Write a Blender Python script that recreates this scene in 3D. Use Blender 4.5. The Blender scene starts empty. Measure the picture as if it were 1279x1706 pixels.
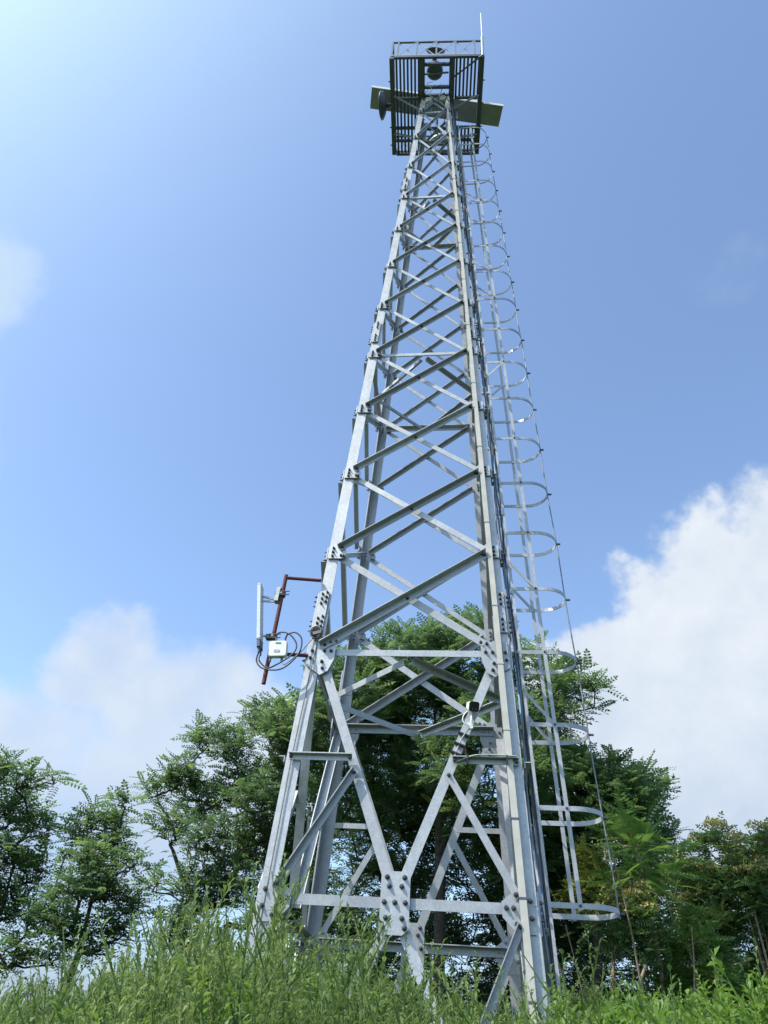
import bpy, math, random
import numpy as np
from mathutils import Vector as V, Matrix

random.seed(7)
S = 1.3                      # metres per drawing unit
sc = bpy.context.scene
col = sc.collection
WL = {}                      # world location (in units) of every object's origin

# ------------------------------------------------------------------ helpers
def tag(o, label=None, cat=None, group=None, kind=None):
    if label: o['label'] = label
    if cat: o['category'] = cat
    if group: o['group'] = group
    if kind: o['kind'] = kind
    return o

TURN = [None]                # platform and what stands on it sit turned a few degrees
class MB:
    def __init__(s):
        s.v = []; s.f = []; s.m = []; s.sm = []
    def add(s, vs, fs, mi=0, smooth=False):
        b = len(s.v)
        if TURN[0] is not None: vs = [TURN[0] @ V(p) for p in vs]
        s.v += [tuple(p) for p in vs]
        for f in fs:
            s.f.append([b + i for i in f]); s.m.append(mi); s.sm.append(smooth)
    def prism(s, a, b, mi=0, smooth=False):
        """two matching rings of points, joined and capped"""
        n = len(a); vs = list(a) + list(b)
        fs = [[i, (i + 1) % n, n + (i + 1) % n, n + i] for i in range(n)]
        s.add(vs, fs, mi, smooth)
        s.add(vs, [list(range(n))[::-1], list(range(n, 2 * n))], mi, False)
    def box(s, c, ax, ay, az, mi=0):
        """ax, ay, az are half-extent vectors"""
        c, ax, ay, az = V(c), V(ax), V(ay), V(az)
        a = [c - ax - ay - az, c + ax - ay - az, c + ax + ay - az, c - ax + ay - az]
        b = [p + 2 * az for p in a]
        s.prism(a, b, mi)
    def bar(s, p0, p1, w, h, up=(0, 0, 1), mi=0):
        p0, p1 = V(p0), V(p1); d = (p1 - p0).normalized(); up = V(up)
        x = d.cross(up).normalized(); y = x.cross(d).normalized()
        s.box((p0 + p1) / 2, x * w / 2, (p1 - p0) / 2, y * h / 2, mi)
    def ell(s, p0, p1, qa, qb, a, b, t, mi=0):
        """steel angle: corner line p0-p1, flange a along qa, flange b along qb"""
        p0, p1, qa, qb = V(p0), V(p1), V(qa).normalized(), V(qb).normalized()
        pr = [qa * 0, qa * a, qa * a + qb * t, qa * t + qb * t, qa * t + qb * b, qb * b]
        s.prism([p0 + q for q in pr], [p1 + q for q in pr], mi)
    def tube(s, pts, r, n=8, mi=0, caps=True):
        pts = [V(p) for p in pts]; rings = []
        d0 = (pts[1] - pts[0]).normalized()
        x = d0.cross(V((0, 0, 1)))
        if x.length < .05: x = d0.cross(V((1, 0, 0)))
        x.normalize()
        for i, p in enumerate(pts):
            d = (pts[min(i + 1, len(pts) - 1)] - pts[max(i - 1, 0)]).normalized()
            x = (x - d * x.dot(d)).normalized(); y = d.cross(x)
            rr = r[i] if hasattr(r, '__len__') else r
            rings.append([p + (x * math.cos(2 * math.pi * k / n) + y * math.sin(2 * math.pi * k / n)) * rr for k in range(n)])
        vs = [q for ring in rings for q in ring]; fs = []
        for i in range(len(rings) - 1):
            for k in range(n):
                fs.append([i * n + k, i * n + (k + 1) % n, (i + 1) * n + (k + 1) % n, (i + 1) * n + k])
        s.add(vs, fs, mi, True)
        if caps:
            s.add(rings[0], [list(range(n))[::-1]], mi); s.add(rings[-1], [list(range(n))], mi)
    def plate(s, pts, nrm, t, mi=0):
        n = V(nrm).normalized() * t
        s.prism([V(p) for p in pts], [V(p) + n for p in pts], mi)
    def bolt(s, p, nrm, r=.0125, h=.03, mi=0):
        p, n = V(p), V(nrm).normalized()
        x = n.cross(V((0, 0, 1))); x = x.normalized() if x.length > .05 else V((1, 0, 0)); y = n.cross(x)
        a0 = random.random()
        ring = lambda q, rr, k=6: [q + (x * math.cos(a0 + 2 * math.pi * i / k) + y * math.sin(a0 + 2 * math.pi * i / k)) * rr for i in range(k)]
        s.prism(ring(p, r * 1.35), ring(p + n * h * .15, r * 1.35), mi)
        s.prism(ring(p + n * h * .15, r), ring(p + n * h * .62, r * .97), mi)
        s.prism(ring(p + n * h * .62, r * .55), ring(p + n * h, r * .5), mi)
    def revolve(s, c, axis, prof, n=24, mi=0):
        """prof: list of (distance along axis, radius)"""
        c, a = V(c), V(axis).normalized()
        x = a.cross(V((0, 0, 1))); x = x.normalized() if x.length > .05 else V((1, 0, 0)); y = a.cross(x)
        vs = []; fs = []
        for d, r in prof:
            vs += [c + a * d + (x * math.cos(2 * math.pi * k / n) + y * math.sin(2 * math.pi * k / n)) * max(r, 1e-4) for k in range(n)]
        for i in range(len(prof) - 1):
            for k in range(n):
                fs.append([i * n + k, i * n + (k + 1) % n, (i + 1) * n + (k + 1) % n, (i + 1) * n + k])
        s.add(vs, fs, mi, True)

def link(o, parent=None):
    col.objects.link(o)
    if parent is not None: o.parent = parent
    return o

def empty(name, loc, label, cat, group=None):
    o = bpy.data.objects.new(name, None); o.empty_display_size = .2
    link(o); o.location = V(loc) * S; WL[o.name] = V(loc)
    return tag(o, label, cat, group)

def obj(name, mb, mats, parent=None, label=None, cat=None, group=None, kind=None):
    if not isinstance(mats, (list, tuple)): mats = [mats]
    if parent is not None: base = WL[parent.name]
    else:
        a = np.array(mb.v); lo, hi = a.min(0), a.max(0)
        base = V(((lo[0] + hi[0]) / 2, (lo[1] + hi[1]) / 2, lo[2]))
    me = bpy.data.meshes.new(name)
    me.from_pydata([((V(p) - base) * S)[:] for p in mb.v], [], mb.f)
    for m in mats: me.materials.append(m)
    me.polygons.foreach_set('material_index', mb.m); me.polygons.foreach_set('use_smooth', mb.sm)
    me.update()
    o = bpy.data.objects.new(name, me); link(o, parent)
    if parent is None: o.location = base * S
    WL[o.name] = base
    return tag(o, label, cat, group, kind)

def quads_obj(name, q, mat, parent=None, rnd=None, base=None, label=None, cat=None, group=None, kind=None):
    """q: (N,4,3) array of quads -> one mesh; rnd: (N,) value per leaf for colour variety"""
    q = np.asarray(q, np.float32); n = len(q)
    if parent is not None: base = WL[parent.name]
    elif base is None:
        lo, hi = q.reshape(-1, 3).min(0), q.reshape(-1, 3).max(0); base = V(((lo[0] + hi[0]) / 2, (lo[1] + hi[1]) / 2, lo[2]))
    co = (q.reshape(-1, 3) - np.array(base, np.float32)) * S
    me = bpy.data.meshes.new(name)
    me.vertices.add(4 * n); me.vertices.foreach_set('co', co.ravel().astype(np.float32))
    me.loops.add(4 * n); me.loops.foreach_set('vertex_index', np.arange(4 * n, dtype=np.int32))
    me.polygons.add(n); me.polygons.foreach_set('loop_start', np.arange(0, 4 * n, 4, dtype=np.int32))
    if rnd is not None:
        at = me.attributes.new('rnd', 'FLOAT', 'FACE'); at.data.foreach_set('value', np.asarray(rnd, np.float32))
    me.materials.append(mat); me.update(calc_edges=True)
    o = bpy.data.objects.new(name, me); link(o, parent)
    if parent is None: o.location = V(base) * S
    WL[o.name] = V(base)
    return tag(o, label, cat, group, kind)

# ------------------------------------------------------------------ materials
def mat(name):
    m = bpy.data.materials.new(name); m.use_nodes = True
    nt = m.node_tree; return m, nt, nt.nodes['Principled BSDF']
def N(nt, t, **k):
    n = nt.nodes.new(t)
    for a, b in k.items():
        if a in n.inputs: n.inputs[a].default_value = b
        else: setattr(n, a, b)
    return n
def ramp(nt, stops, src):
    r = N(nt, 'ShaderNodeValToRGB'); e = r.color_ramp.elements
    while len(e) < len(stops): e.new(.5)
    for x, (p, c) in zip(e, stops): x.position = p; x.color = (*c, 1)
    nt.links.new(src, r.inputs[0]); return r

def galvanised(name, lo, hi, metal=.35, rough=.48, streak=.25):
    m, nt, b = mat(name)
    g = N(nt, 'ShaderNodeNewGeometry')
    vo = N(nt, 'ShaderNodeTexVoronoi', Scale=60.0); nt.links.new(g.outputs['Position'], vo.inputs['Vector'])
    no = N(nt, 'ShaderNodeTexNoise', Scale=9.0, Detail=6.0, Roughness=.65); nt.links.new(g.outputs['Position'], no.inputs['Vector'])
    mp = N(nt, 'ShaderNodeMapping'); mp.inputs['Scale'].default_value = (14, 14, 1.2); nt.links.new(g.outputs['Position'], mp.inputs[0])
    st = N(nt, 'ShaderNodeTexNoise', Scale=1.6, Detail=4.0); nt.links.new(mp.outputs[0], st.inputs['Vector'])
    sep = N(nt, 'ShaderNodeSeparateColor'); nt.links.new(vo.outputs['Color'], sep.inputs[0])
    a = N(nt, 'ShaderNodeMath', operation='MULTIPLY_ADD'); a.inputs[1].default_value = .16; nt.links.new(sep.outputs[0], a.inputs[0])
    c = N(nt, 'ShaderNodeMath', operation='MULTIPLY'); c.inputs[1].default_value = .5; nt.links.new(no.outputs[0], c.inputs[0]); nt.links.new(c.outputs[0], a.inputs[2])
    lg = N(nt, 'ShaderNodeTexNoise', Scale=1.7, Detail=5.0, Roughness=.7); nt.links.new(g.outputs['Position'], lg.inputs['Vector'])
    d0 = N(nt, 'ShaderNodeMath', operation='MULTIPLY_ADD'); d0.inputs[1].default_value = .34; nt.links.new(lg.outputs[0], d0.inputs[0]); nt.links.new(a.outputs[0], d0.inputs[2])
    d1 = N(nt, 'ShaderNodeMath', operation='SUBTRACT'); d1.inputs[1].default_value = .10; nt.links.new(d0.outputs[0], d1.inputs[0])
    d = N(nt, 'ShaderNodeMath', operation='MULTIPLY_ADD'); d.inputs[1].default_value = streak; nt.links.new(st.outputs[0], d.inputs[0]); nt.links.new(d1.outputs[0], d.inputs[2])
    r = ramp(nt, [(.22, lo), (.72, hi)], d.outputs[0])
    oi = N(nt, 'ShaderNodeObjectInfo'); mr = N(nt, 'ShaderNodeMapRange'); mr.inputs[3].default_value = .80; mr.inputs[4].default_value = 1.12; nt.links.new(oi.outputs['Random'], mr.inputs[0])
    hv = N(nt, 'ShaderNodeHueSaturation'); nt.links.new(mr.outputs[0], hv.inputs['Value']); nt.links.new(r.outputs[0], hv.inputs['Color'])
    sm = N(nt, 'ShaderNodeMapRange'); sm.inputs[1].default_value = .56; sm.inputs[2].default_value = .80; sm.inputs[4].default_value = .55; nt.links.new(st.outputs[0], sm.inputs[0])
    sx = N(nt, 'ShaderNodeMix', data_type='RGBA'); nt.links.new(sm.outputs[0], sx.inputs[0]); nt.links.new(hv.outputs[0], sx.inputs[6]); sx.inputs[7].default_value = (.30, .265, .215, 1)
    nt.links.new(sx.outputs[2], b.inputs['Base Color'])
    b.inputs['Metallic'].default_value = metal
    rr = N(nt, 'ShaderNodeMapRange'); rr.inputs[3].default_value = rough - .12; rr.inputs[4].default_value = rough + .15
    nt.links.new(no.outputs[0], rr.inputs[0]); nt.links.new(rr.outputs[0], b.inputs['Roughness'])
    bp = N(nt, 'ShaderNodeBump', Strength=.12, Distance=.01); nt.links.new(no.outputs[0], bp.inputs['Height']); nt.links.new(bp.outputs[0], b.inputs['Normal'])
    return m
def plain(name, c, rough=.5, metal=0, var=.25, scale=12):
    m, nt, b = mat(name)
    g = N(nt, 'ShaderNodeNewGeometry'); no = N(nt, 'ShaderNodeTexNoise', Scale=float(scale), Detail=5.0); nt.links.new(g.outputs['Position'], no.inputs['Vector'])
    r = ramp(nt, [(.3, tuple(x * (1 - var) for x in c)), (.7, tuple(min(1, x * (1 + var)) for x in c))], no.outputs[0])
    nt.links.new(r.outputs[0], b.inputs['Base Color']); b.inputs['Roughness'].default_value = rough; b.inputs['Metallic'].default_value = metal
    return m
def leafmat(name, stops, trans=.35, rough=.45, scale=1.3):
    m, nt, b = mat(name)
    at = N(nt, 'ShaderNodeAttribute', attribute_name='rnd')
    g = N(nt, 'ShaderNodeNewGeometry'); no = N(nt, 'ShaderNodeTexNoise', Scale=float(scale), Detail=3.0); nt.links.new(g.outputs['Position'], no.inputs['Vector'])
    ad = N(nt, 'ShaderNodeMath', operation='MULTIPLY_ADD'); ad.inputs[1].default_value = .55
    ms = N(nt, 'ShaderNodeMath', operation='MULTIPLY_ADD'); ms.inputs[1].default_value = .9; ms.inputs[2].default_value = -.22
    nt.links.new(no.outputs[0], ms.inputs[0]); nt.links.new(at.outputs['Fac'], ad.inputs[0]); nt.links.new(ms.outputs[0], ad.inputs[2])
    r = ramp(nt, stops, ad.outputs[0])
    nt.links.new(r.outputs[0], b.inputs['Base Color']); b.inputs['Roughness'].default_value = rough
    b.inputs['Specular IOR Level'].default_value = .35
    tr = N(nt, 'ShaderNodeBsdfTranslucent'); hs = N(nt, 'ShaderNodeHueSaturation', Saturation=1.1, Value=1.5, Hue=.485)
    nt.links.new(r.outputs[0], hs.inputs['Color']); nt.links.new(hs.outputs[0], tr.inputs[0])
    mx = N(nt, 'ShaderNodeMixShader'); mx.inputs[0].default_value = trans
    nt.links.new(b.outputs[0], mx.inputs[1]); nt.links.new(tr.outputs[0], mx.inputs[2])
    nt.links.new(mx.outputs[0], nt.nodes['Material Output'].inputs['Surface'])
    return m

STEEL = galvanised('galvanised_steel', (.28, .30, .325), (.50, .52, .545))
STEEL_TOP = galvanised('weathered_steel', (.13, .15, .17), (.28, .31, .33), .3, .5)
BOLT = plain('bolt_steel', (.10, .105, .115), .5, .6)
BOLTL = plain('bright_bolt_steel', (.25, .26, .27), .35, .8)
RUST = plain('rusty_paint', (.115, .032, .028), .75, .1, .5, 30)
BLACK = plain('black_rubber', (.018, .018, .02), .5)
GREYBLUE = plain('grey_blue_sheath', (.16, .20, .26), .5)
CABLE_BLUE = plain('pale_blue_sheath', (.25, .42, .60), .5)
WHITE = plain('white_enamel', (.78, .79, .78), .4, 0, .05)
RADOME = plain('grey_radome', (.62, .65, .66), .45, 0, .06)
PANEL = plain('pale_panel_paint', (.33, .345, .385), .55, 0, .12, 5)
PANELEDGE = plain('panel_edge', (.80, .81, .80), .4, 0, .05)
DARK = plain('dark_grey_paint', (.085, .10, .155), .5, .1)
GLASS = plain('black_lens_glass', (.012, .012, .014), .12, 0)
GREEN = plain('green_print', (.10, .22, .14), .6)
GREYP = plain('grey_print', (.38, .40, .36), .6)
TAPE = plain('grey_tape', (.20, .21, .22), .6)
BARK = plain('bark', (.055, .045, .036), .9, 0, .5, 20)
TWIG = plain('pale_twig_bark', (.30, .22, .15), .85, 0, .3, 20)

# ------------------------------------------------------------------ ground
def sst(a, b, x):
    t = np.clip((x - a) / (b - a), 0, 1); return t * t * (3 - 2 * t)
def ground_z(x, y):
    x = np.asarray(x, float); y = np.asarray(y, float)
    r = np.hypot(x, y)
    z = -1.75 - .5 * (1 - sst(-7, -1.5, y)) - .03 * np.maximum(0, r - 4.5) ** 1.6
    z = z - .25 * sst(2, 6, -x) + .05 * np.sin(1.3 * x + .4) * np.sin(1.1 * y)
    far = -14 + 3.0 * np.sin(x * .021 + 1) * np.cos(y * .017) + 2.0 * np.sin(x * .05 + y * .03)
    k = sst(14, 45, r)
    return z * (1 - k) + far * k
def build_ground():
    ra = np.concatenate([[0], np.geomspace(.6, 2500, 70)]); na = 96
    vs = [(0, 0, float(ground_z(0, 0)))]; fs = []
    for i, r in enumerate(ra[1:]):
        a = np.arange(na) * 2 * np.pi / na; x = r * np.cos(a); y = r * np.sin(a); z = ground_z(x, y)
        vs += list(zip(x, y, z))
    for k in range(na): fs.append([0, 1 + k, 1 + (k + 1) % na])
    for i in range(len(ra) - 2):
        for k in range(na):
            b = 1 + i * na; fs.append([b + k, b + na + k, b + na + (k + 1) % na, b + (k + 1) % na])
    mb = MB(); mb.add(vs, fs, 0, True)
    m, nt, b = mat('meadow_soil')
    g = N(nt, 'ShaderNodeNewGeometry'); no = N(nt, 'ShaderNodeTexNoise', Scale=.8, Detail=8.0, Roughness=.7); nt.links.new(g.outputs['Position'], no.inputs['Vector'])
    r = ramp(nt, [(.3, (.035, .045, .015)), (.55, (.055, .085, .02)), (.75, (.09, .085, .04))], no.outputs[0])
    nt.links.new(r.outputs[0], b.inputs['Base Color']); b.inputs['Roughness'].default_value = .95
    o = obj('ground', mb, m); o['kind'] = 'structure'
build_ground()

# ------------------------------------------------------------------ lattice tower
K = .04761
w = lambda z: 1 - K * z
LV = dict(zip('ABCDEFGHIJKLM', [0, 2.025, 3.148, 4.249, 5.318, 6.376, 7.463, 8.527, 9.576, 10.634, 11.788, 12.981, 14.159]))
LV['N'] = 14.97
NAMES = 'ABCDEFGHIJKLMN'
ZB = -2.0
tower = empty('lattice_tower', (0, 0, ZB), 'tall tapering galvanised steel lattice tower with slatted platform and caged ladder', 'tower')
FACES = {'front': (V((0, -1, 0)), V((1, 0, 0))), 'back': (V((0, 1, 0)), V((-1, 0, 0))),
         'left': (V((-1, 0, 0)), V((0, -1, 0))), 'right': (V((1, 0, 0)), V((0, 1, 0)))}
def FP(face, u, z, off=0.0):
    n, uu = FACES[face]
    return n * (w(z) + off) + uu * u + V((0, 0, z))
def legw(z): return .14 if z < .02 else .12 if z < 2.3 else .112 if z < 6.8 else .10 if z < 11 else .09

# legs in spliced sections
CUTS = [ZB, .02, 2.42, 6.86, 11.1, 15.02]
for sx in (-1, 1):
    for sy in (-1, 1):
        leg = None
        for i in range(5):
            z0, z1 = CUTS[i], CUTS[i + 1] - .004
            b = [.142, .122, .112, .102, .092][i]; e = .003 * i
            mb = MB() if leg is None else mbl
            P = lambda z: V((sx * (w(z) - e), sy * (w(z) - e), z))
            mb.ell(P(z0), P(z1), (-sx, 0, 0), (0, -sy, 0), b, b, .013)
            mbl = mb; leg = True
        lo = obj('leg', mbl, STEEL, tower)
        for zc, hl in ((2.45, .22), (6.86, .22), (11.1, .2), (-.62, .16)):
            m2 = MB(); bw = legw(zc - .01)
            for nf in (0, 1):
                # outer splice plate on each flange with two rows of bolts
                n = V((0, sy, 0)) if nf == 0 else V((sx, 0, 0)); q = V((-sx, 0, 0)) if nf == 0 else V((0, -sy, 0))
                def PP(s_, z): return V((sx * w(z), sy * w(z), z)) + q * s_ + n * .001
                m2.plate([PP(.006, zc - hl), PP(bw - .012, zc - hl), PP(bw - .012, zc + hl), PP(.006, zc + hl)], n, .014, 0)
                if zc > 0:
                    for k in (-5, -3.6, -2.2, 2.2, 3.6, 5):
                        for s_ in ((.35, .72) if bw > .11 else (.5,)):
                            z = zc + k * hl / 5.8 + (.02 if s_ > .5 else 0)
                            m2.bolt(PP(bw * s_, z) + n * .014, n, .0105, .034, 1)
            obj('splice_plate', m2, [STEEL, BOLT], lo)

def member(face, u0, z0, u1, z1, b, out, off, flange_top=True, name='diagonal_brace', fb=None, t=.008, m=None, bolts=(), parent=None):
    """steel angle lying in a face: flat flange in the plane, standing flange along +n (out=1) or -n"""
    n, uu = FACES[face]
    p0, p1 = FP(face, u0, z0, off), FP(face, u1, z1, off)
    d = (p1 - p0).normalized(); q = d.cross(n).normalized()
    if q.z < 0: q = -q
    if not flange_top: q = -q
    nn = q.cross(d).normalized()
    if nn.dot(n) < 0: nn = -nn
    mb = MB(); h = q * (b / 2)
    mb.ell(p0 + h, p1 + h, -q, nn * out, b, fb or b, t)
    for f in bolts:
        mb.bolt(p0.lerp(p1, f) + nn * (t if out < 0 else t) * (1 if out > 0 else 0) + nn * .001, nn, .0125, .03, 1)
    return obj(name, mb, [m or STEEL, BOLT], parent or tower)

def dsize(i): return [.08, .072, .062, .057, .054, .05, .048, .046, .044, .043, .041, .04, .038][i]

for face in FACES:
    inner = face in ('back', 'left')
    for i in range(1, 13):
        z0, z1 = LV[NAMES[i]], LV[NAMES[i + 1]]
        b = dsize(i); e = legw(z0) * .95
        st = .02 if i > 3 else .035
        a0, a1 = w(z0) - e - .01, w(z1) - legw(z1) * .95 - .01
        # rising to the right as the camera sees it: standing flange towards the camera side on top
        if face == 'front': s1, o1, f1, o2, f2 = 1, 1, .018, -1, -.018
        elif face == 'back': s1, o1, f1, o2, f2 = -1, -1, -.022, 1, -.012
        else: s1, o1, f1, o2, f2 = 1, 1, .018, -1, -.018
        member(face, -s1 * a0, z0 + st, s1 * a1, z1 - st, b, o1, f1, bolts=(.02, .5, .98) if face == 'front' else (.5,), m=STEEL)
        member(face, s1 * a0, z0 + st, -s1 * a1, z1 - st, b, o2, f2, m=STEEL)
    # horizontals
    for L in 'BFJM':
        z = LV[L]; a = w(z) - legw(z) * .9
        bb = .06 if L == 'B' else .047
        if face == 'back': member(face, -a, z, a, z, bb * 1.3, -1, -.018, name='horizontal_brace')
        else: member(face, -a, z, a, z, bb, -1, -.016, name='horizontal_brace')
    # foot of the tower: K braces
    aB = w(2.025) - .15
    for s in (-1, 1):
        if face == 'back':
            member(face, s * .05, .14, s * aB, 1.93, .078, 1, -.012, name='main_brace')
        else:
            member(face, s * .05, .14, s * aB, 1.93, .078, -1, -.016, face == 'front', name='main_brace')
        # horizontal struts half way up and the sub-diagonals down to the legs
        fz = 1.04; ud = .05 + (aB - .05) * (fz - .14) / 1.79
        ol = w(fz) - .03
        o_, f_ = (1, .018) if face != 'back' else (1, -.014)
        member(face, s * ud, fz, s * ol, fz, .05, o_, f_, name='strut', bolts=(.03, .97) if face == 'front' else ())
        fz2 = .94; ud2 = .05 + (aB - .05) * (fz2 - .14) / 1.79
        lefty = (s < 0)
        o_, f_ = ((1, .018) if lefty else (-1, .020)) if face == 'front' else (1, -.012)
        member(face, s * ud2, fz2, s * (w(0) - .13), .06, .055, o_, f_, name='sub_brace', bolts=(.02, .97))
        member(face, s * .05, -.14, s * (w(-1.9) - .2), -1.85, .078, 1 if face == 'back' else -1, -.016, name='main_brace')
        member(face, s * (w(0) - .12), -.1, s * .46, -1.0, .055, 1, .018 if face != 'back' else -.012, name='sub_brace', bolts=(.02,))
        if face == 'back': member(face, s * .1, 0, s * (w(0) - .13), 0, .075, -1, -.02, name='horizontal_brace')
        else: member(face, s * .1, 0, s * (w(0) - .13), 0, .072, -1, -.016, name='horizontal_brace')

# horizontal diamonds inside the tower
for L in 'BFJ':
    z = LV[L] - .035; a = w(z) - .03
    for sx in (-1, 1):
        for sy in (-1, 1):
            mb = MB(); p0, p1 = V((0, sy * a, z)), V((sx * a, 0, z)); d = (p1 - p0).normalized()
            side = d.cross(V((0, 0, 1)))
            p0 += d * .05; p1 -= d * .05
            mb.ell(p0, p1, side, (0, 0, -1), .06 if L == 'B' else .05, .06 if L == 'B' else .05, .007)
            obj('plan_brace', mb, STEEL, tower)

# gussets with their bolts
def gusset(face, s, L):
    z = LV[L]; e = legw(z - .01); n, uu = FACES[face]
    k = {'A': 1.0, 'B': 1.0}.get(L, max(.42, .80 - .045 * (NAMES.index(L) - 2)))
    out = .002 if face != 'back' else -.0155
    th = .012
    def Q(a, h, o=0): return FP(face, s * (w(z + h) - a), z + h, out + o)
    sc_ = .19 * k
    if L == 'B': pts = [(.02, .11), (.13, .12), (.255, .06), (.255, -.08), (.215, -.20), (.15, -.24), (.02, -.15)]
    elif L == 'A': pts = [(.03, .12), (.13, .13), (.25, .04), (.25, -.06), (.16, -.16), (.03, -.16)]
    else: pts = [(.008, .5 * sc_), (e + .01, .62 * sc_), (e + .5 * sc_, .12 * sc_), (e + .52 * sc_, -.2 * sc_), (e + .30 * sc_, -.5 * sc_), (.008, -.48 * sc_)]
    if L == 'B': bp = [(.045, .0), (.04, -.075), (.155, .0), (.215, .0), (.15, -.11), (.165, -.175), (.20, .085), (.25, .098)]
    elif L == 'A': bp = [(.17, .0), (.22, .0), (.05, .05), (.05, -.06), (.15, .085), (.155, -.10)]
    else: bp = [(e * .5, .32 * sc_), (e * .5, .0), (e * .5, -.32 * sc_), (e + .2 * sc_, -.28 * sc_), (e + .38 * sc_, -.33 * sc_)]
    nd = n if face != 'back' else n
    mb = MB(); mb.plate([Q(*p) for p in pts], nd, th, 0)
    solo = L in 'AB' and face == 'front'
    if not solo:
        for p in bp:
            if face == 'back': mb.bolt(Q(*p), -n, .012, .03, 1)
            else: mb.bolt(Q(*p, o=th), n, .0115 if k > .6 else .0095, .032 if k > .6 else .026, 1)
    g = obj('gusset_plate', mb, [STEEL, BOLTL if face == 'back' else BOLT], tower)
    if solo:
        for p in bp:
            m1 = MB(); m1.bolt(Q(*p, o=th), n, .0125 if L == 'B' else .014, .034); obj('bolt', m1, BOLT, g)
    else:
        pass
for face in ('front', 'back', 'right', 'left'):
    for L in (NAMES[:-1] if face in ('front', 'back') else NAMES[:11]):
        for s in (-1, 1): gusset(face, s, L)
# centre gussets of the K braces
for face in ('front', 'back', 'left', 'right'):
    mb = MB(); out = .002 if face != 'back' else -.03
    pts = [(-.105, .19), (-.09, .205), (.09, .205), (.105, .19), (.105, -.17), (.06, -.205), (-.06, -.205), (-.105, -.17)]
    mb.plate([FP(face, u, z, out) for u, z in pts], FACES[face][0], .014)
    g = None
    if face == 'front': g = obj('gusset_plate', mb, STEEL, tower)
    for u, z in ((-.063, .165), (.063, .165), (-.045, .105), (.045, .105), (-.075, .0), (0, 0), (.075, 0), (-.06, -.1), (.055, -.1), (-.08, -.16), (.075, -.16)):
        m1 = MB() if g else mb; n = FACES[face][0]; mi = 0 if g else 1
        m1.bolt(FP(face, u, z, out + .014 if face != 'back' else out), n if face != 'back' else -n, .0145, .03, mi)
        m1.revolve(FP(face, u, z, out + .028 if face != 'back' else out - .014), n if face != 'back' else -n, [(0, .0135), (.007, .012), (.012, .007), (.014, 0)], 10, mi)
        if g: obj('bolt', m1, BOLT, g)
    if not g: obj('gusset_plate', mb, [STEEL, BOLT], tower)

# ladder and safety cage on the right face
XR = lambda z: 1.165 - .0485 * z
YN = lambda z: -.0695 + .0257 * z
YF = lambda z: .3783 + .0257 * z - .0 * z
LP = lambda a, y, z: V((XR(z) + a, (YN(z) if y == 0 else YF(z) if y == 1 else YN(z) + (YF(z) - YN(z)) * y), z))
mb = MB()
for y in (0, 1): mb.ell(LP(0, y, ZB + .1), LP(0, y, 14.95), (1, 0, 0), (0, 1 if y == 0 else -1, 0), .024, .045, .006)
ladder = obj('ladder', mb, STEEL, tower)
z = -1.7
while z < 14.8:
    m1 = MB(); m1.tube([LP(.02, 0, z), LP(.02, 1, z)], .009, 6); obj('rung', m1, STEEL, ladder); z += .2383
for L in 'ABCDEFGHIJKLM':
    z = LV[L] + .08; m1 = MB()
    for y in (0, 1): m1.bar(LP(.0, y, z), V((w(z), LP(0, y, z).y, z)), .03, .03)
    obj('standoff', m1, STEEL, ladder)
H0, HS = .2147, .7662
mb = MB()
zt = H0 + HS * 19 + .1
for y, o in ((0, -.006), (1, .006)):
    pts = []
    mb.bar(LP(.257, y, H0 - .03) + V((0, o, 0)), LP(.257, y, zt) + V((0, o, 0)), .036, .006, (0, 1, 0))
cage = obj('safety_cage', mb, STEEL, tower)
m1 = MB(); pts = [LP(.593 + .004 * math.sin(k * .9), .5 + .006 * math.sin(k * .7), H0 - .04 + HS * 19.2 * k / 60) for k in range(61)]
m1.tube(pts, .0072, 6); obj('cage_rod', m1, STEEL_TOP, cage)
for j in range(20):
    z = H0 + HS * j; m1 = MB(); path = []
    for k in range(0, 31):
        t = k / 30
        if t < .2: a, y = t / .2 * .34, 0
        elif t > .8: a, y = (1 - t) / .2 * .34, 1
        else:
            th = (t - .2) / .6 * math.pi; a, y = .34 + .252 * math.sin(th) , .5 - .5 * math.cos(th)
        path.append(LP(a, y, z))
    for k in range(30):
        p0, p1 = path[k], path[k + 1]; d = (p1 - p0).normalized(); x = d.cross(V((0, 0, 1))).normalized() * .003
        h = V((0, 0, .021)); m1.prism([p0 - x - h, p0 + x - h, p0 + x + h, p0 - x + h], [p1 - x - h, p1 + x - h, p1 + x + h, p1 - x + h], 2 if 1 < k < 6 else 0)
    for y in (0, 1):
        m1.bolt(LP(.257, y, z) + V((0, -.012 if y == 0 else .012, 0)), (0, -1 if y == 0 else 1, 0), .009, .02, 1)
    m1.bar(LP(.592, .5, z), LP(.64, .5, z), .02, .016, mi=1)
    obj('hoop', m1, [STEEL, BOLT, plain('rust_stained_strap', (.46, .36, .27), .6, .2, .35, 25) if j == 5 else STEEL], cage,
        label='hoop with an orange rust stain' if j == 5 else None)
for j, dz in ((2, .38), (4, .40), (9, -.33), (12, .33), (15, .33)):
    z = H0 + HS * j
    for y in (0, 1):
        m1 = MB(); q0 = LP(-.02, y, z + dz); q1 = LP(.257, y, z); m1.bar(q0, q1, .03, .007, (0, 1, 0)); obj('cage_stay', m1, STEEL, cage)

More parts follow.
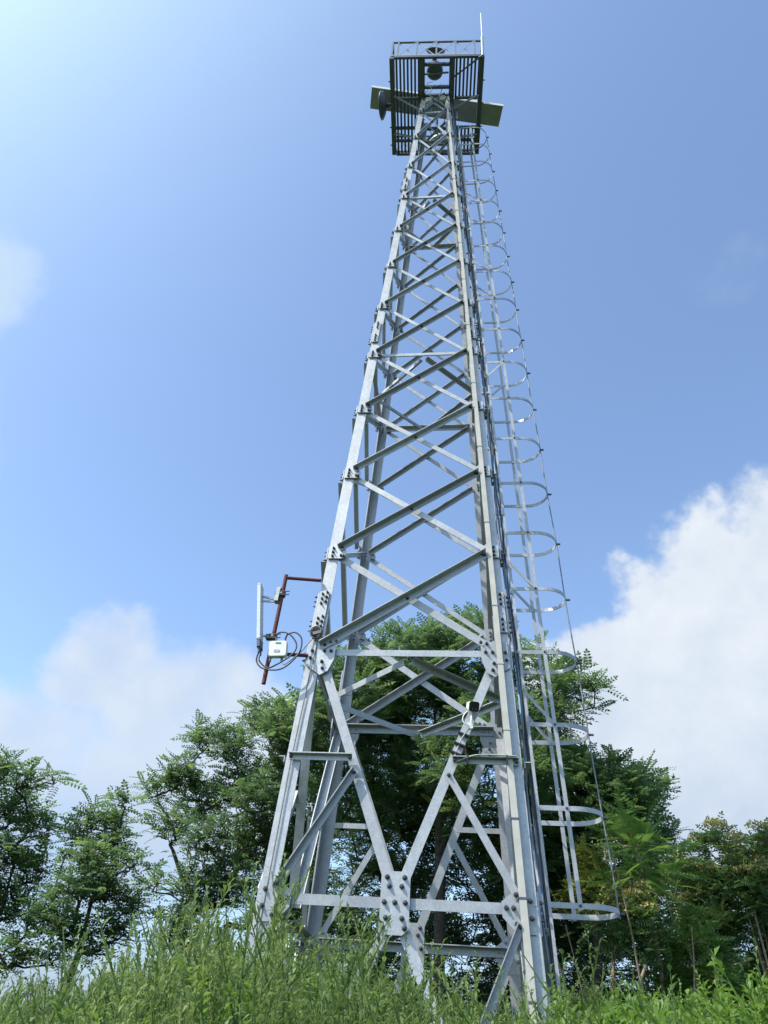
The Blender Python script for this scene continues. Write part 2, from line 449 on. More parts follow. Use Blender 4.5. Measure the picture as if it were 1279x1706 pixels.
# platform
TURN[0] = Matrix.Rotation(math.radians(3.1), 3, 'Z')
PZ = 15.0; X0, X1, Y0, Y1 = -.92, .92, -.99, .91
mb = MB()
for x in (X0, X1): mb.box((x + (.03 if x < 0 else -.03), (Y0 + Y1) / 2, PZ), (.045, 0, 0), (0, (Y1 - Y0) / 2, 0), (0, 0, .05))
for y in (Y0, Y1): mb.box(((X0 + X1) / 2, y, PZ + .002), ((X1 - X0) / 2 - .08, 0, 0), (0, .022, 0), (0, 0, .045))
for x in (-.30, .32): mb.box((x, (Y0 + Y1) / 2, PZ - .01), (.042, 0, 0), (0, (Y1 - Y0) / 2 - .025, 0), (0, 0, .06))
for x in (-.245, .265): mb.box((x, -.62, PZ - .012), (.012, 0, 0), (0, .38, 0), (0, 0, .04))
for y in (-.23, .36, .62): 
    for a, b_ in ((X0 + .08, -.35), (.37, X1 - .08)): mb.box(((a + b_) / 2, y, PZ - .012), ((b_ - a) / 2, 0, 0), (0, .022, 0), (0, 0, .035))
for y in (-.86, -.44, -.28, .38, .7): mb.box((.01, y, PZ - .014), (.28, 0, 0), (0, .026, 0), (0, 0, .036))
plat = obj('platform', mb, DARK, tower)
m1 = MB()
for i in range(7):
    x = -.80 + i * .074
    m1.box((x, (Y0 + Y1) / 2, PZ + .03), (.02, 0, 0), (0, (Y1 - Y0) / 2 - .024, 0), (0, 0, .008))
for i in range(7):
    x = .395 + i * .074
    for a, b_ in ((Y0 + .024, -.25), (.34, Y1 - .024)): m1.box((x, (a + b_) / 2, PZ + .03), (.02, 0, 0), (0, (b_ - a) / 2, 0), (0, 0, .008))
obj('floor_grating', m1, DARK, plat)
m1 = MB()
for a, b_ in (((X0 + .06, -.3), 0), ((X1 - .06, -.3), 0), ((X0 + .06, .45), 0), ((X1 - .06, .48), 0)):
    s = -1 if a[0] < 0 else 1; zz = 14.45
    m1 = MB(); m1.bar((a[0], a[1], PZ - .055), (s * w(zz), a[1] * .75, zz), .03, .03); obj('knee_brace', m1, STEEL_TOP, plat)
RT = 15.74
def railing(p0, p1, n, posts):
    p0, p1 = V(p0), V(p1); mb = MB(); d = p1 - p0; up = V((0, 0, RT - PZ))
    side = d.normalized().cross(V((0, 0, 1)))
    mb.bar(p0 + up, p1 + up, .035, .035, mi=0)
    mb.bar(p0 + V((0, 0, .06)), p1 + V((0, 0, .06)), .03, .04, mi=1)
    for f in posts: mb.bar(p0 + d * f, p0 + d * f + up * 1.06, .032, .032, d, mi=0)
    for a, b_ in zip(posts, posts[1:]):
        if b_ - a > .12:
            A, B = p0 + d * (a + .012), p0 + d * (b_ - .012)
            mb.bar(A + up * .1 + side * .012, B + up * .95 + side * .012, .008, .018, mi=1); mb.bar(A + up * .95 - side * .012, B + up * .1 - side * .012, .008, .018, mi=1)
            mid = (A + B) / 2 + up * .53
            mb.bolt(mid - side * .02, -side, .01, .02, 2)
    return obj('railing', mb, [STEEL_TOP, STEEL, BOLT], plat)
railing((X0 + .02, Y0 + .01, PZ + .05), (X1 - .02, Y0 + .01, PZ + .05), 5, [0.0, .065, .278, .493, .706, .918, 1.0])
railing((X0 + .02, Y1 - .01, PZ + .05), (X1 - .02, Y1 - .01, PZ + .05), 5, [0.0, .25, .5, .75, 1.0])
railing((X0 + .02, Y0 + .05, PZ + .05), (X0 + .02, Y1 - .05, PZ + .05), 5, [0.0, .25, .5, .75, 1.0])
railing((X1 - .02, Y0 + .05, PZ + .05), (X1 - .02, Y1 - .05, PZ + .05), 5, [0.0, .25, .5, .75, 1.0])
m1 = MB()
for y, s in ((-.55, -1), (-.12, -1), (.35, -1), (.72, -1)):
    m1.bolt((X0 - .015, y, PZ), (-1, 0, 0), .014, .04); m1.bolt((X1 + .015, y, PZ), (1, 0, 0), .014, .04)
obj('edge_bolt', m1, BOLT, plat)

TURN[0] = None
def spline(cp, n=12):
    cp = [V(p) for p in cp]; pts = []
    for i in range(len(cp) - 1):
        p0, p1, p2, p3 = cp[max(i - 1, 0)], cp[i], cp[i + 1], cp[min(i + 2, len(cp) - 1)]
        for k in range(n):
            t = k / n; pts.append(.5 * ((2 * p1) + (p2 - p0) * t + (2 * p0 - 5 * p1 + 4 * p2 - p3) * t * t + (3 * p1 - p0 - 3 * p2 + p3) * t ** 3))
    return pts + [cp[-1]]
def cable(name, cp, r, m, label, cat='cable', group=None, n=12, sides=7):
    mb = MB(); mb.tube(spline(cp, n), r, sides); return obj(name, mb, m, None, label, cat, group)
# ------------------------------------------------------------------ things on the platform
def rot(yaw): return Matrix.Rotation(yaw, 3, 'Z')
t = empty('panel_array', (-.01, .155, 15.1), 'long pale flat panel lying across the platform with both ends sticking out', 'panel')
R_ = rot(math.radians(11.7)); C0 = V((-.01, .155, 15.5))
mb = MB()
mb.box(C0, R_ @ V((1.40, 0, 0)), R_ @ V((0, .205, 0)), (0, 0, .014)); obj('panel', mb, PANEL, t)
mb = MB(); mb.box(C0 + R_ @ V((0, -.212, .012)), R_ @ V((1.405, 0, 0)), R_ @ V((0, .006, 0)), (0, 0, .04))
mb.box(C0 + R_ @ V((0, .212, .012)), R_ @ V((1.405, 0, 0)), R_ @ V((0, .006, 0)), (0, 0, .04)); obj('edge_frame', mb, PANELEDGE, t)
for a in (-.75, -.1, .45):
    mb = MB(); mb.bar(C0 + R_ @ V((a, 0, -.015)), C0 + R_ @ V((a, 0, -.46)), .035, .035, (0, 1, 0)); obj('support_post', mb, STEEL_TOP, t)
mb = MB(); mb.bar(C0 + R_ @ V((-1.16, -.2, -.024)), C0 + R_ @ V((-1.16, .2, -.024)), .02, .018); obj('cross_batten', mb, PANELEDGE, t)

def dish(name, c, axis, r, label, m, post_from=None, depth=.09, back=DARK):
    t = empty(name, c, label, 'dish antenna')
    prof = [(0, .02)] + [(depth * (k / 8) ** 2, r * k / 8) for k in range(1, 9)] + [(depth + .02, r * 1.02), (depth + .025, r * .96)] + [(depth * (k / 8) ** 2 + .012, r * .95 * k / 8) for k in range(8, 0, -1)]
    mb = MB(); mb.revolve(c, axis, prof, 28); obj('reflector', mb, m, t)
    a = V(axis).normalized(); mb = MB(); mb.revolve(V(c) - a * .085, axis, [(0, 0), (0, .045), (.08, .05), (.088, .02)], 14); obj('radio_housing', mb, back, t)
    mb = MB(); f = V(c) + a * (depth * 1.8); mb.revolve(f, axis, [(-.03, .006), (-.012, .03), (.0, .028), (.012, 0)], 12)
    mb.tube([V(c) + a * .01, f - a * .02], .008, 6); obj('feed_horn', mb, back, t)
    if post_from:
        mb = MB(); mb.tube([V(c) - a * .06, V(post_from)], .02, 8); mb.tube([V(post_from) - V((0, 0, .18)), V(post_from) + V((0, 0, .3))], .024, 10); obj('mount_pipe', mb, STEEL_TOP, t)
dish('dish_antenna', (-1.03, -.10, 15.12), (-.985, .03, .12), .27, 'small dark dish antenna seen edge-on at the left side of the platform', plain('dark_dish', (.10, .11, .15), .5, .2), (-.93, -.09, 15.15))
dish('dish_antenna', (0.0, -.80, 15.55), (.12, -.75, .55), .19, 'dark round dish antenna behind the front railing of the platform', plain('dark_dish_front', (.10, .11, .13), .5, .2), (.0, -.60, 15.2))
dish('dish_antenna', (.03, .62, 15.28), (.1, .55, -.5), .19, 'pale round dish antenna at the rear of the platform, behind the mast top', RADOME, (.0, .42, 15.2))
# round camera drum hanging in the front opening of the floor
t = empty('camera_dome', (.0, -.68, 15.0), 'dark round camera dome hanging in the opening between the front floor beams', 'camera')
mb = MB(); mb.revolve((0, -.69, 15.14), (0, 0, -1), [(-.14, .0), (-.14, .08), (-.1, .15), (0, .165), (.06, .165), (.1, .14), (.13, .08), (.14, 0)], 24); obj('housing', mb, DARK, t)
mb = MB(); mb.revolve((.03, -.78, 15.06), (.1, -.5, -.8), [(0, .05), (.03, .05), (.034, .0)], 16); obj('lens', mb, RADOME, t)
mb = MB(); mb.bar((0, -.69, 15.28), (0, -.69, 15.62), .05, .05, (0, 1, 0)); mb.bar((-.28, -.69, 15.0), (.28, -.69, 15.0), .03, .03); obj('bracket', mb, STEEL_TOP, t)
# whip antenna at the corner
t = empty('whip_antenna', (.945, -1.0, 14.85), 'thin white whip antenna standing up from the right front corner of the platform', 'antenna')
mb = MB(); mb.tube([(.955, -1.0, 15.72), (.955, -1.0, 17.1)], [.013, .010], 8); obj('whip', mb, WHITE, t)
mb = MB(); mb.tube([(.945, -1.0, 14.85), (.955, -1.0, 15.78)], .026, 10); mb.bar((.95, -1.0, 15.0), (.95, -.93, 15.0), .05, .05); mb.bar((.95, -1.0, 15.6), (.95, -.93, 15.6), .05, .05); obj('mount_pipe', mb, STEEL, t)
mb = MB(); mb.tube([(.93, -.97, 14.93), (.37, -.62, 14.93)], .018, 8); obj('brace_arm', mb, DARK, t)

for c, lab in (((-.13, -.30, 14.70), 'small pale equipment box inside the mast head, left of the other'), ((.14, -.30, 14.74), 'small pale equipment box inside the mast head, nearer the ladder')):
    t = empty('equipment_box', c, lab, 'box'); mb = MB(); cv = V(c)
    mb.box(cv, (.055, 0, 0), (0, .04, 0), (0, 0, .085)); obj('case', mb, WHITE, t)
    mb = MB(); mb.box(cv + V((0, -.043, -.01)), (.04, 0, 0), (0, .004, 0), (0, 0, .055)); obj('lid', mb, RADOME, t)
    mb = MB()
    for q in (-.03, .0, .03): mb.tube([cv + V((q, 0, -.08)), cv + V((q, 0, -.115))], .009, 6)
    obj('cable_gland', mb, DARK, t)
rl = random.Random(9)
for k, (x, y, zt, zb) in enumerate(((-.16, -.32, 15.2, 14.5), (-.05, -.5, 15.1, 14.55), (.1, -.4, 15.25, 14.4), (.2, -.3, 15.0, 14.3), (-.02, .3, 15.2, 14.35))):
    cable('cable', [(x, y, zt), (x + rl.uniform(-.1, .1), y - .05, zt - .2), (x + rl.uniform(-.16, .16), y + rl.uniform(-.06, .06), (zt + zb) / 2), (x + rl.uniform(-.08, .08), y + .05, zb + .1), (.24, -.24, zb - .1), (w(13.6) - .03, -w(13.6) + .05, 13.6)], .007, WHITE if k == 1 else BLACK, 'thin white cable looping down inside the mast head' if k == 1 else 'dark cable hanging inside the mast head under the platform', 'cable', None if k == 1 else 'dark cables in the mast head')
# ------------------------------------------------------------------ rusty side bracket and its equipment
YA = -.93
t = empty('antenna_bracket', (-1.25, YA, 1.69), 'rusty red steel pipe bracket standing out to the left of the tower leg', 'bracket')
mb = MB(); mb.tube([(-1.252, YA, 1.69), (-1.213, YA, 2.83)], .0195, 12); obj('upright_pipe', mb, RUST, t)
mb = MB(); mb.tube([(-1.205, YA, 2.80), (-.87, YA + .04, 2.795)], .017, 10); obj('cross_pipe', mb, RUST, t)
mb = MB(); mb.tube([(-1.235, YA, 1.985), (-.90, YA + .03, 1.985)], .017, 10); obj('cross_pipe', mb, RUST, t)
t = empty('panel_antenna', (-1.34, YA - .02, 2.03), 'slim grey panel antenna clamped to the rusty bracket', 'antenna')
top, bot = V((-1.437, YA - .03, 2.675)), V((-1.345, YA - .03, 2.085)); d = (top - bot).normalized(); sx_ = d.cross(V((0, 1, 0))).normalized()
if sx_.x < 0: sx_ = -sx_
def rrect(c, ax, ay, r=.3, k=3):
    out = []
    for qx, qy, a0 in ((1, 1, 0), (-1, 1, 90), (-1, -1, 180), (1, -1, 270)):
        for i in range(k + 1):
            a = math.radians(a0 + 90 * i / k); out.append(c + ax * (qx * (1 - r) + r * math.cos(a)) + ay * (qy * (1 - r) + r * math.sin(a)))
    return out
mb = MB(); ax, ay = sx_ * .0185, V((0, .06, 0)); mb.prism(rrect(bot, ax, ay), rrect(top, ax, ay), 0); mb.prism(rrect(top, ax * 1.08, ay * 1.05), rrect(top + d * .012, ax * .9, ay * .9), 0); mb.prism(rrect(bot + d * .01, ax * 1.1, ay * 1.06), rrect(bot + d * .022, ax * 1.1, ay * 1.06), 0); obj('radome', mb, RADOME, t)
mb = MB(); mb.prism(rrect(bot - d * .07, ax * .95, ay * .95), rrect(bot - d * .002, ax * .95, ay * .95), 0)
for q in (-.03, .03): mb.tube([bot - d * .07 + V((0, q, 0)), bot - d * .12 + V((0, q, 0))], .011, 8)
obj('connector_cap', mb, DARK, t)
mb = MB(); a = top - d * .14 + sx_ * .018; c = V((-1.225, YA, 2.60))
mb.bar(a + d * .03, c + V((-.03, 0, -.05)), .02, .012, (0, 1, 0)); mb.bar(a - d * .02, c + V((-.03, 0, -.07)), .02, .012, (0, 1, 0))
mb.box(c + V((-.035, 0, 0)), (.018, 0, 0), (0, .035, 0), (.005, 0, .075)); obj('tilt_bracket', mb, STEEL, t)
for cz in (2.61, 2.15):
    c = V((-1.252 + .039 * (cz - 1.69) / 1.14, YA, cz)); mb = MB()
    mb.revolve(c + V((0, 0, -.022)), (0, 0, 1), [(0, .02), (0, .034), (.044, .034), (.044, .02)], 14)
    for q in (-.018, .018): mb.tube([c + V((-.04, -.03, q)), c + V((.075, -.03, q))], .0055, 6)
    mb.box(c + V((-.05, 0, 0)), (.016, 0, 0), (0, .03, 0), (0, 0, .02)); obj('pipe_clamp', mb, BOLT, t)
mb = MB(); a = bot + d * .06 + sx_ * .03; mb.bar(a, V((-1.262, YA, 2.15)), .018, .012); obj('lower_bracket', mb, STEEL, t)

t = empty('radio_unit', (-1.16, YA - .06, 1.90), 'small white radio box with rounded corners on the rusty bracket', 'radio unit')
BC = V((-1.158, YA - .06, 2.003)); bx, bz = V((.082, 0, .003)), V((-.006, 0, .078))
mb = MB(); n = V((0, -1, 0)); mb.prism(rrect(BC + V((0, .035, 0)), bx, bz, .25), rrect(BC, bx, bz, .25))
mb.prism(rrect(BC, bx, bz, .25), rrect(BC - V((0, .012, 0)), bx * .94, bz * .94, .25)); obj('case', mb, WHITE, t)
mb = MB(); mb.box(BC + V((0, -.0135, .052)), (.026, 0, 0), (0, .002, 0), (0, 0, .006)); obj('maker_mark', mb, GREEN, t)
mb = MB(); mb.prism(rrect(BC + V((-.004, -.0115, -.027)), V((.028, 0, 0)), V((0, 0, .013)), .5), rrect(BC + V((-.004, -.0155, -.027)), V((.028, 0, 0)), V((0, 0, .013)), .5)); obj('rating_label', mb, GREYP, t)
mb = MB()
for q in (-.06, .045): mb.tube([BC + V((q, .02, -.078)), BC + V((q, .02, -.12))], .011, 8)
for q in (-.035, .05): mb.tube([BC + V((q, .02, .078)), BC + V((q, .02, .12))], .009, 8)
obj('connector', mb, DARK, t)
mb = MB(); mb.box(BC + V((-.02, .05, 0)), (.07, 0, 0), (0, .012, 0), (0, 0, .06)); obj('back_plate', mb, STEEL, t)

y_ = YA - .05
cable('cable', [bot - d * .115 + V((0, -.03, 0)), (-1.335, y_, 1.88), (-1.25, y_ - .02, 1.80), (-1.08, y_ - .05, 1.79), (-.955, y_ - .05, 1.93), (-.945, y_ - .04, 2.08), (-1.01, y_ - .03, 2.155), (-1.085, y_ - .01, 2.15), BC + V((.05, .02, .115))], .007, BLACK, 'black jumper cable making the wide outer loop right of the white radio box')
cable('cable', [bot - d * .115 + V((0, .03, 0)), (-1.32, y_ + .02, 1.90), (-1.23, y_, 1.82), (-1.12, y_ - .06, 1.83), (-1.0, y_ - .06, 1.93), (-.985, y_ - .05, 2.03), (-1.06, y_ - .04, 2.13), (-1.15, y_ - .02, 2.165), (-1.19, y_, 2.15), BC + V((-.035, .02, .115))], .007, BLACK, 'black jumper cable making the tighter inner loop over the white radio box')
cable('cable', [BC + V((.045, .02, -.11)), (-1.07, y_ - .03, 1.84), (-1.0, y_ - .03, 1.90), (-.94, y_, 1.99), (-.885, -.935, 2.11), (-.865, -.93, 2.15)], .005, TAPE, 'thin grey wire running up from the white radio box to the coil on the leg')
mb = MB(); cc = V((-.838, -.935, 2.19))
for k in range(9):
    rr = .037 + .005 * (k % 4); o_ = V((random.uniform(-.008, .008), -.006 * k + .02, random.uniform(-.012, .012)))
    mb.tube([cc + o_ + V((rr * math.cos(a), random.uniform(-.002, .002), rr * 1.15 * math.sin(a))) for a in [2 * math.pi * i / 20 for i in range(21)]], .0048, 6, k % 2)
coil = obj('cable_coil', mb, [BLACK, TAPE], None, 'coil of dark and grey cable tied to the left front tower leg', 'cable coil')
mb = MB(); mb.box(cc + V((.012, -.035, -.012)), (.036, 0, .01), (0, .012, 0), (-.004, 0, .014)); obj('tape_wrap', mb, TAPE, coil)
legpt = lambda z, s_, o=.014: V((-w(z) + s_, -w(z) - o, z))
cable('cable', [legpt(2.12, .075), legpt(1.85, .07, .03), legpt(1.6, .06), legpt(1.0, .05), legpt(.4, .055), legpt(-.3, .06), legpt(-1.3, .05)], .0055, TAPE, 'thin grey cable running down the face of the left front leg from the coil')

# cables up the mast beside the ladder
rc = random.Random(3)
def feeder(y0, x0, r, m, label, amp=.016, group=None):
    cp = []
    for k in range(25):
        z = -1.75 + 16.4 * k / 24
        cp.append((w(z) + x0 * (1 - .02 * z) + rc.uniform(-amp, amp), -w(z) * .92 + y0 * (1 - .03 * z) + rc.uniform(-amp, amp), z))
    return cable('cable', cp, r, m, label, 'cable', group, 4, 6)
for i, (y0, x0) in enumerate(((.03, .035), (.09, .06), (.15, .045), (.22, .075), (.27, .055), (.33, .10))):
    if i % 2: feeder(y0, x0, .0075, BLACK, 'black feeder cable running up the mast beside the ladder', .02, 'black feeder cables beside the ladder')
    else: feeder(y0, x0, .0075, GREYBLUE, 'grey-blue cable running up the mast beside the ladder', .024, 'grey-blue cables beside the ladder')
feeder(.34, .085, .014, CABLE_BLUE, 'pale blue cable running down the mast between the leg and the ladder', .008)

mb = MB()
zs = [-1.7, -.55, .06, 1.3, 2.5, 4.6, 6.9, 9.0, 11.1, 13.0, 14.6]
for z0, z1 in zip(zs, zs[1:]):
    q = lambda z, a, o: V((w(z) - a, -w(z) - o, z))
    kk = lambda z: 1 - .022 * max(z, 0)
    mb.prism([q(z0, .128 * kk(z0), .026), q(z0, .078 * kk(z0), .026), q(z0, .078 * kk(z0), .05), q(z0, .128 * kk(z0), .05)], [q(z1 - .006, .128 * kk(z1), .026), q(z1 - .006, .078 * kk(z1), .026), q(z1 - .006, .078 * kk(z1), .05), q(z1 - .006, .128 * kk(z1), .05)])
t = empty('cable_trunking', (w(-1.7) - .1, -w(-1.7) - .03, -1.7), 'long narrow beige cable trunking running down the front of the right front leg', 'trunking')
obj('duct', mb, plain('beige_trunking', (.47, .455, .41), .5, 0, .12, 6), t)
for z in zs[:-1] + [-.9, .6, 1.9, 3.5, 5.7, 8, 10]:
    m1 = MB(); kk = 1 - .022 * max(z, 0); m1.box((w(z) - .103 * kk, -w(z) - .039, z), (.03, 0, 0), (0, .015, 0), (0, 0, .006)); obj('clip', m1, DARK if z < 1 else STEEL, t)
# bullet camera on the right K brace
CP = V((.575, -1.02, 1.475)); fd = V((.24, -.87, -.42)).normalized(); xr = fd.cross(V((0, 0, 1))).normalized() * -1; uz = xr.cross(fd).normalized()
if uz.z < 0: uz = -uz
t = empty('bullet_camera', (.555, -.98, 1.33), 'white bullet camera with black face on the slanting brace of the tower', 'camera')
mb = MB(); mb.prism(rrect(CP - fd * .10, xr * .036, uz * .032, .5, 4), rrect(CP + fd * .02, xr * .044, uz * .042, .45, 4)); obj('housing', mb, WHITE, t)
mb = MB(); mb.prism(rrect(CP + fd * .021, xr * .042, uz * .041, .45, 4), rrect(CP + fd * .028, xr * .039, uz * .038, .45, 4)); 
obj('face_plate', mb, GLASS, t)
mb = MB()
for q in (-.014, .014): mb.revolve(CP + fd * .0285 + xr * q - uz * .022, fd, [(0, .006), (.004, .005), (.005, 0)], 10)
obj('infrared_lamp', mb, DARK, t)
mb = MB(); mb.tube([CP - fd * .06 - uz * .035, CP - fd * .06 - V((0, -.01, .075)), (.55, -.975, 1.33)], .010, 8); mb.box((.545, -.972, 1.33), (.018, 0, .006), (0, .010, 0), (-.008, 0, .028)); obj('bracket', mb, RADOME, t)
mb = MB(); mb.tube(spline([CP - fd * .09 - uz * .02, (.50, -.99, 1.42), (.485, -1.0, 1.37), (.50, -1.0, 1.335), (.53, -.985, 1.33)]), .0045, 6); obj('lead', mb, WHITE, t)
bd = lambda z: V((.05 + (w(2.025) - .2) * (z - .14) / 1.79, -w(z) - .002, z))
tz = empty('camera_wire', tuple(bd(1.25)), 'thin pale wire strapped to the brace below the bullet camera with black ties', 'wire')
mb = MB(); mb.tube(spline([V((.54, -.99, 1.31)), bd(1.22) + V((0, -.014, 0)), bd(1.1) + V((0, -.014, 0)), bd(1.03) + V((.03, -.03, 0)), V((.6, -w(1.04) - .075, 1.07)), V((.9, -w(1.04) - .07, 1.07))]), .006, 6); obj('wire', mb, GREYP, tz)
dd = (bd(1.3) - bd(.9)).normalized(); qq = dd.cross(V((0, 1, 0))).normalized()
for z in (1.265, 1.18, 1.105):
    mb = MB(); c = bd(z); mb.box(c + V((0, .0, 0)), qq * .045, V((0, .028, 0)), dd * .005); obj('cable_tie', mb, BLACK, tz)
for x in (.52, .83):
    mb = MB(); mb.box((x, -w(1.04) - .04, 1.04), (.004, 0, 0), (0, .05, 0), (0, 0, .033)); obj('cable_tie', mb, BLACK, tz)

# a bird far off
mb = MB(); bc = V((2.84, 1.9, 1.96))
mb.revolve(bc - V((.022, 0, 0)), (1, .2, .1), [(0, 0), (.008, .008), (.02, .012), (.034, .009), (.046, 0)], 8)
mb.add([bc + V((.0, -.005, .005)), bc + V((.012, .0, .005)), bc + V((-.006, .035, .03)), bc + V((-.014, .03, .028))], [[0, 1, 2, 3]])
mb.add([bc + V((.0, -.005, .005)), bc + V((.012, .0, .005)), bc + V((-.004, -.04, .028)), bc + V((-.012, -.036, .026))], [[3, 2, 1, 0]])
obj('bird', mb, BLACK, None, 'tiny dark bird flying in front of the clouds right of the ladder cage', 'bird')

# ------------------------------------------------------------------ trees
def nrm(a): return a / np.maximum(np.linalg.norm(a, axis=-1, keepdims=True), 1e-9)
def frames(d, up_jit, rng):
    """rotation matrices whose columns are (side, along d, normal)"""
    u = np.array([0, 0, 1.0]) + rng.normal(0, up_jit, d.shape)
    s = nrm(np.cross(d, u)); n = np.cross(s, d)
    return np.stack([s, d, n], -1)
def compound_leaf(pairs, lw, ll, droop=.25, narrow=.0):
    """pinnate leaf of unit length along +y: (q,4,3)"""
    q = []
    for i in range(pairs):
        y = .22 + .72 * i / (pairs - 1); z = -droop * y * y; sz = 1 - .35 * abs(i / (pairs - 1) - .45)
        for s in (-1, 1):
            a = np.array([0, y, z]); dr = np.array([s * .93, .36, -.18]); dr /= np.linalg.norm(dr); pe = np.array([.36 * -s * -1, .93, 0]) * lw * sz
            L = ll * sz; pe = np.array([-s * .36, .93, 0.1]) * lw * sz
            q.append([a, a + dr * L * .45 - pe, a + dr * L, a + dr * L * .5 + pe])
    a = np.array([0, .95, -droop * .9]); q.append([a, a + [-lw, .5 * ll, -.03], a + [0, ll, -.08], a + [lw, .5 * ll, -.03]])
    q.append([[-.008, 0, 0], [.008, 0, 0], [.005, .95, -droop * .9], [-.005, .95, -droop * .9]])
    return np.array(q, float)
LOC = compound_leaf(6, .062, .215, .3)
AIL = compound_leaf(10, .034, .30, .45)

def stamp(tpl, pos, Rm, size):
    q = np.einsum('nij,qkj->nqki', Rm, tpl) * size[:, None, None, None] + pos[:, None, None, :]
    return q.reshape(-1, 4, 3)

def tree(name, base, lobes, n_leaf, seed, mat_leaf, label, group=None, leaf=.29, tpl=LOC, bark=BARK, trunk_r=.09, tips_per=26, flat=.55, cat='tree', tube_n=6, stems=1, extra=None, shell=.5):
    rng = np.random.RandomState(seed); base = np.array(base, float)
    base[2] = float(ground_z(base[0], base[1])) - .05
    lob = np.array(lobes, float)
    vol = lob[:, 3] ** 2; cnt = np.maximum(5, (tips_per * len(lob) * vol / vol.sum())).astype(int)
    tips = []
    for (x, y, z, r), c in zip(lob, cnt):
        d = nrm(rng.normal(0, 1, (c, 3))); rr = r * (shell + (1 - shell) * rng.rand(c) ** .6) * np.where(rng.rand(c) < .15, 1.12, 1)
        tips.append(np.array([x, y, z]) + d * rr[:, None])
    tips = np.concatenate(tips)
    tips = tips[tips[:, 2] > base[2] + .3]
    # skeleton
    cen = lob[:, :3].mean(0); nodes = []; par = []
    top = lob[:, 2].max()
    for s_ in range(stems):
        b0 = base; tgt = cen + (rng.normal(0, .3, 3) if stems > 1 else 0)
        st0 = len(nodes)
        m = 9
        for k in range(m):
            t = k / (m - 1); p = b0 * (1 - t) + tgt * t + np.array([math.sin(t * 5 + seed), math.cos(t * 4 + seed), 0]) * .06 * t
            nodes.append(p); par.append(len(nodes) - 2 if k else -1)
    order = np.argsort(np.linalg.norm(tips - base, axis=1)); spots = []
    for ti in order:
        t = tips[ti]; nn = np.array(nodes); dv = t - nn; dist = np.linalg.norm(dv, axis=1)
        cost = dist + .9 * np.maximum(0, nn[:, 2] - t[2] + .1 * dist); cost[:2] += 3
        j = int(np.argmin(cost)); L = dist[j]; k = max(2, int(L / .22)); prev = j; p0 = nn[j]
        sag = rng.normal(0, .07 * L, 3)
        for i in range(1, k + 1):
            f = i / k; p = p0 + dv[j] * f + sag * math.sin(math.pi * f) + np.array([0, 0, .10 * L * math.sin(math.pi * f)])
            nodes.append(p); par.append(prev); prev = len(nodes) - 1
            if f > .35: spots.append(prev)
    nodes = np.array(nodes); wgt = np.zeros(len(nodes)); ch = np.zeros(len(nodes))
    for i in range(len(nodes) - 1, -1, -1):
        wgt[i] += .5 if ch[i] == 0 else 0
        if par[i] >= 0: wgt[par[i]] += wgt[i]; ch[par[i]] += 1
    rad = .004 + trunk_r * (wgt / wgt.max()) ** .52
    root = empty(name, tuple(base), label, cat, group)
    mb = MB()
    for i in range(len(nodes)):
        j = par[i]
        if j >= 0: mb.tube([nodes[j], nodes[i]], [min(rad[j], rad[i] * 1.5), rad[i]], 7 if rad[i] > .03 else 4, 0, False)
    obj('trunk', mb, bark, root)
    # leaves: rosettes of compound leaves on the outer twig nodes
    spots = np.array(spots); ns = max(len(spots), 1)
    per = max(1, n_leaf // ns); idx = np.repeat(spots, per)
    n = len(idx); pos = nodes[idx] + rng.normal(0, .055, (n, 3)) * [1, 1, .6]
    tw = nodes[idx] - nodes[np.array(par)[idx]]
    d = nrm(nrm(tw) * .6 + rng.normal(0, 1, (n, 3)) * [1, 1, flat * .55] + [0, 0, .12])
    Rm = frames(d, .35, rng); sz = leaf * rng.uniform(.65, 1.2, n)
    q = stamp(tpl, pos, Rm, sz)
    node_r = np.repeat(rng.rand(ns), per)
    rn = np.repeat(np.clip(.55 * node_r + .45 * rng.rand(n), 0, 1), len(tpl))
    quads_obj('crown', q, mat_leaf, root, rn)
    if extra: extra(root, nodes, spots, rng)
    return root

LEAF = leafmat('locust_leaf', [(.1, (.060, .112, .056)), (.45, (.100, .172, .074)), (.75, (.145, .230, .080)), (1.0, (.22, .30, .10))], .48)
LEAFD = leafmat('dense_tree_leaf', [(.1, (.066, .115, .062)), (.5, (.105, .170, .078)), (1.0, (.15, .22, .09))], .46)
LEAFY = leafmat('bright_pinnate_leaf', [(.1, (.085, .165, .044)), (.5, (.140, .245, .064)), (1.0, (.21, .32, .10))], .42)
LEAFR = leafmat('turning_leaf', [(.05, (.06, .12, .03)), (.5, (.14, .18, .04)), (.8, (.24, .21, .06)), (1.0, (.28, .15, .07))], .3, scale=3)
LEAFS = leafmat('shrub_leaf', [(.1, (.060, .115, .046)), (.5, (.10, .175, .062)), (1.0, (.16, .24, .08))], .42)
BLOSSOM = leafmat('tan_blossom', [(.1, (.25, .28, .08)), (.5, (.39, .36, .12)), (1.0, (.48, .41, .17))], .2)

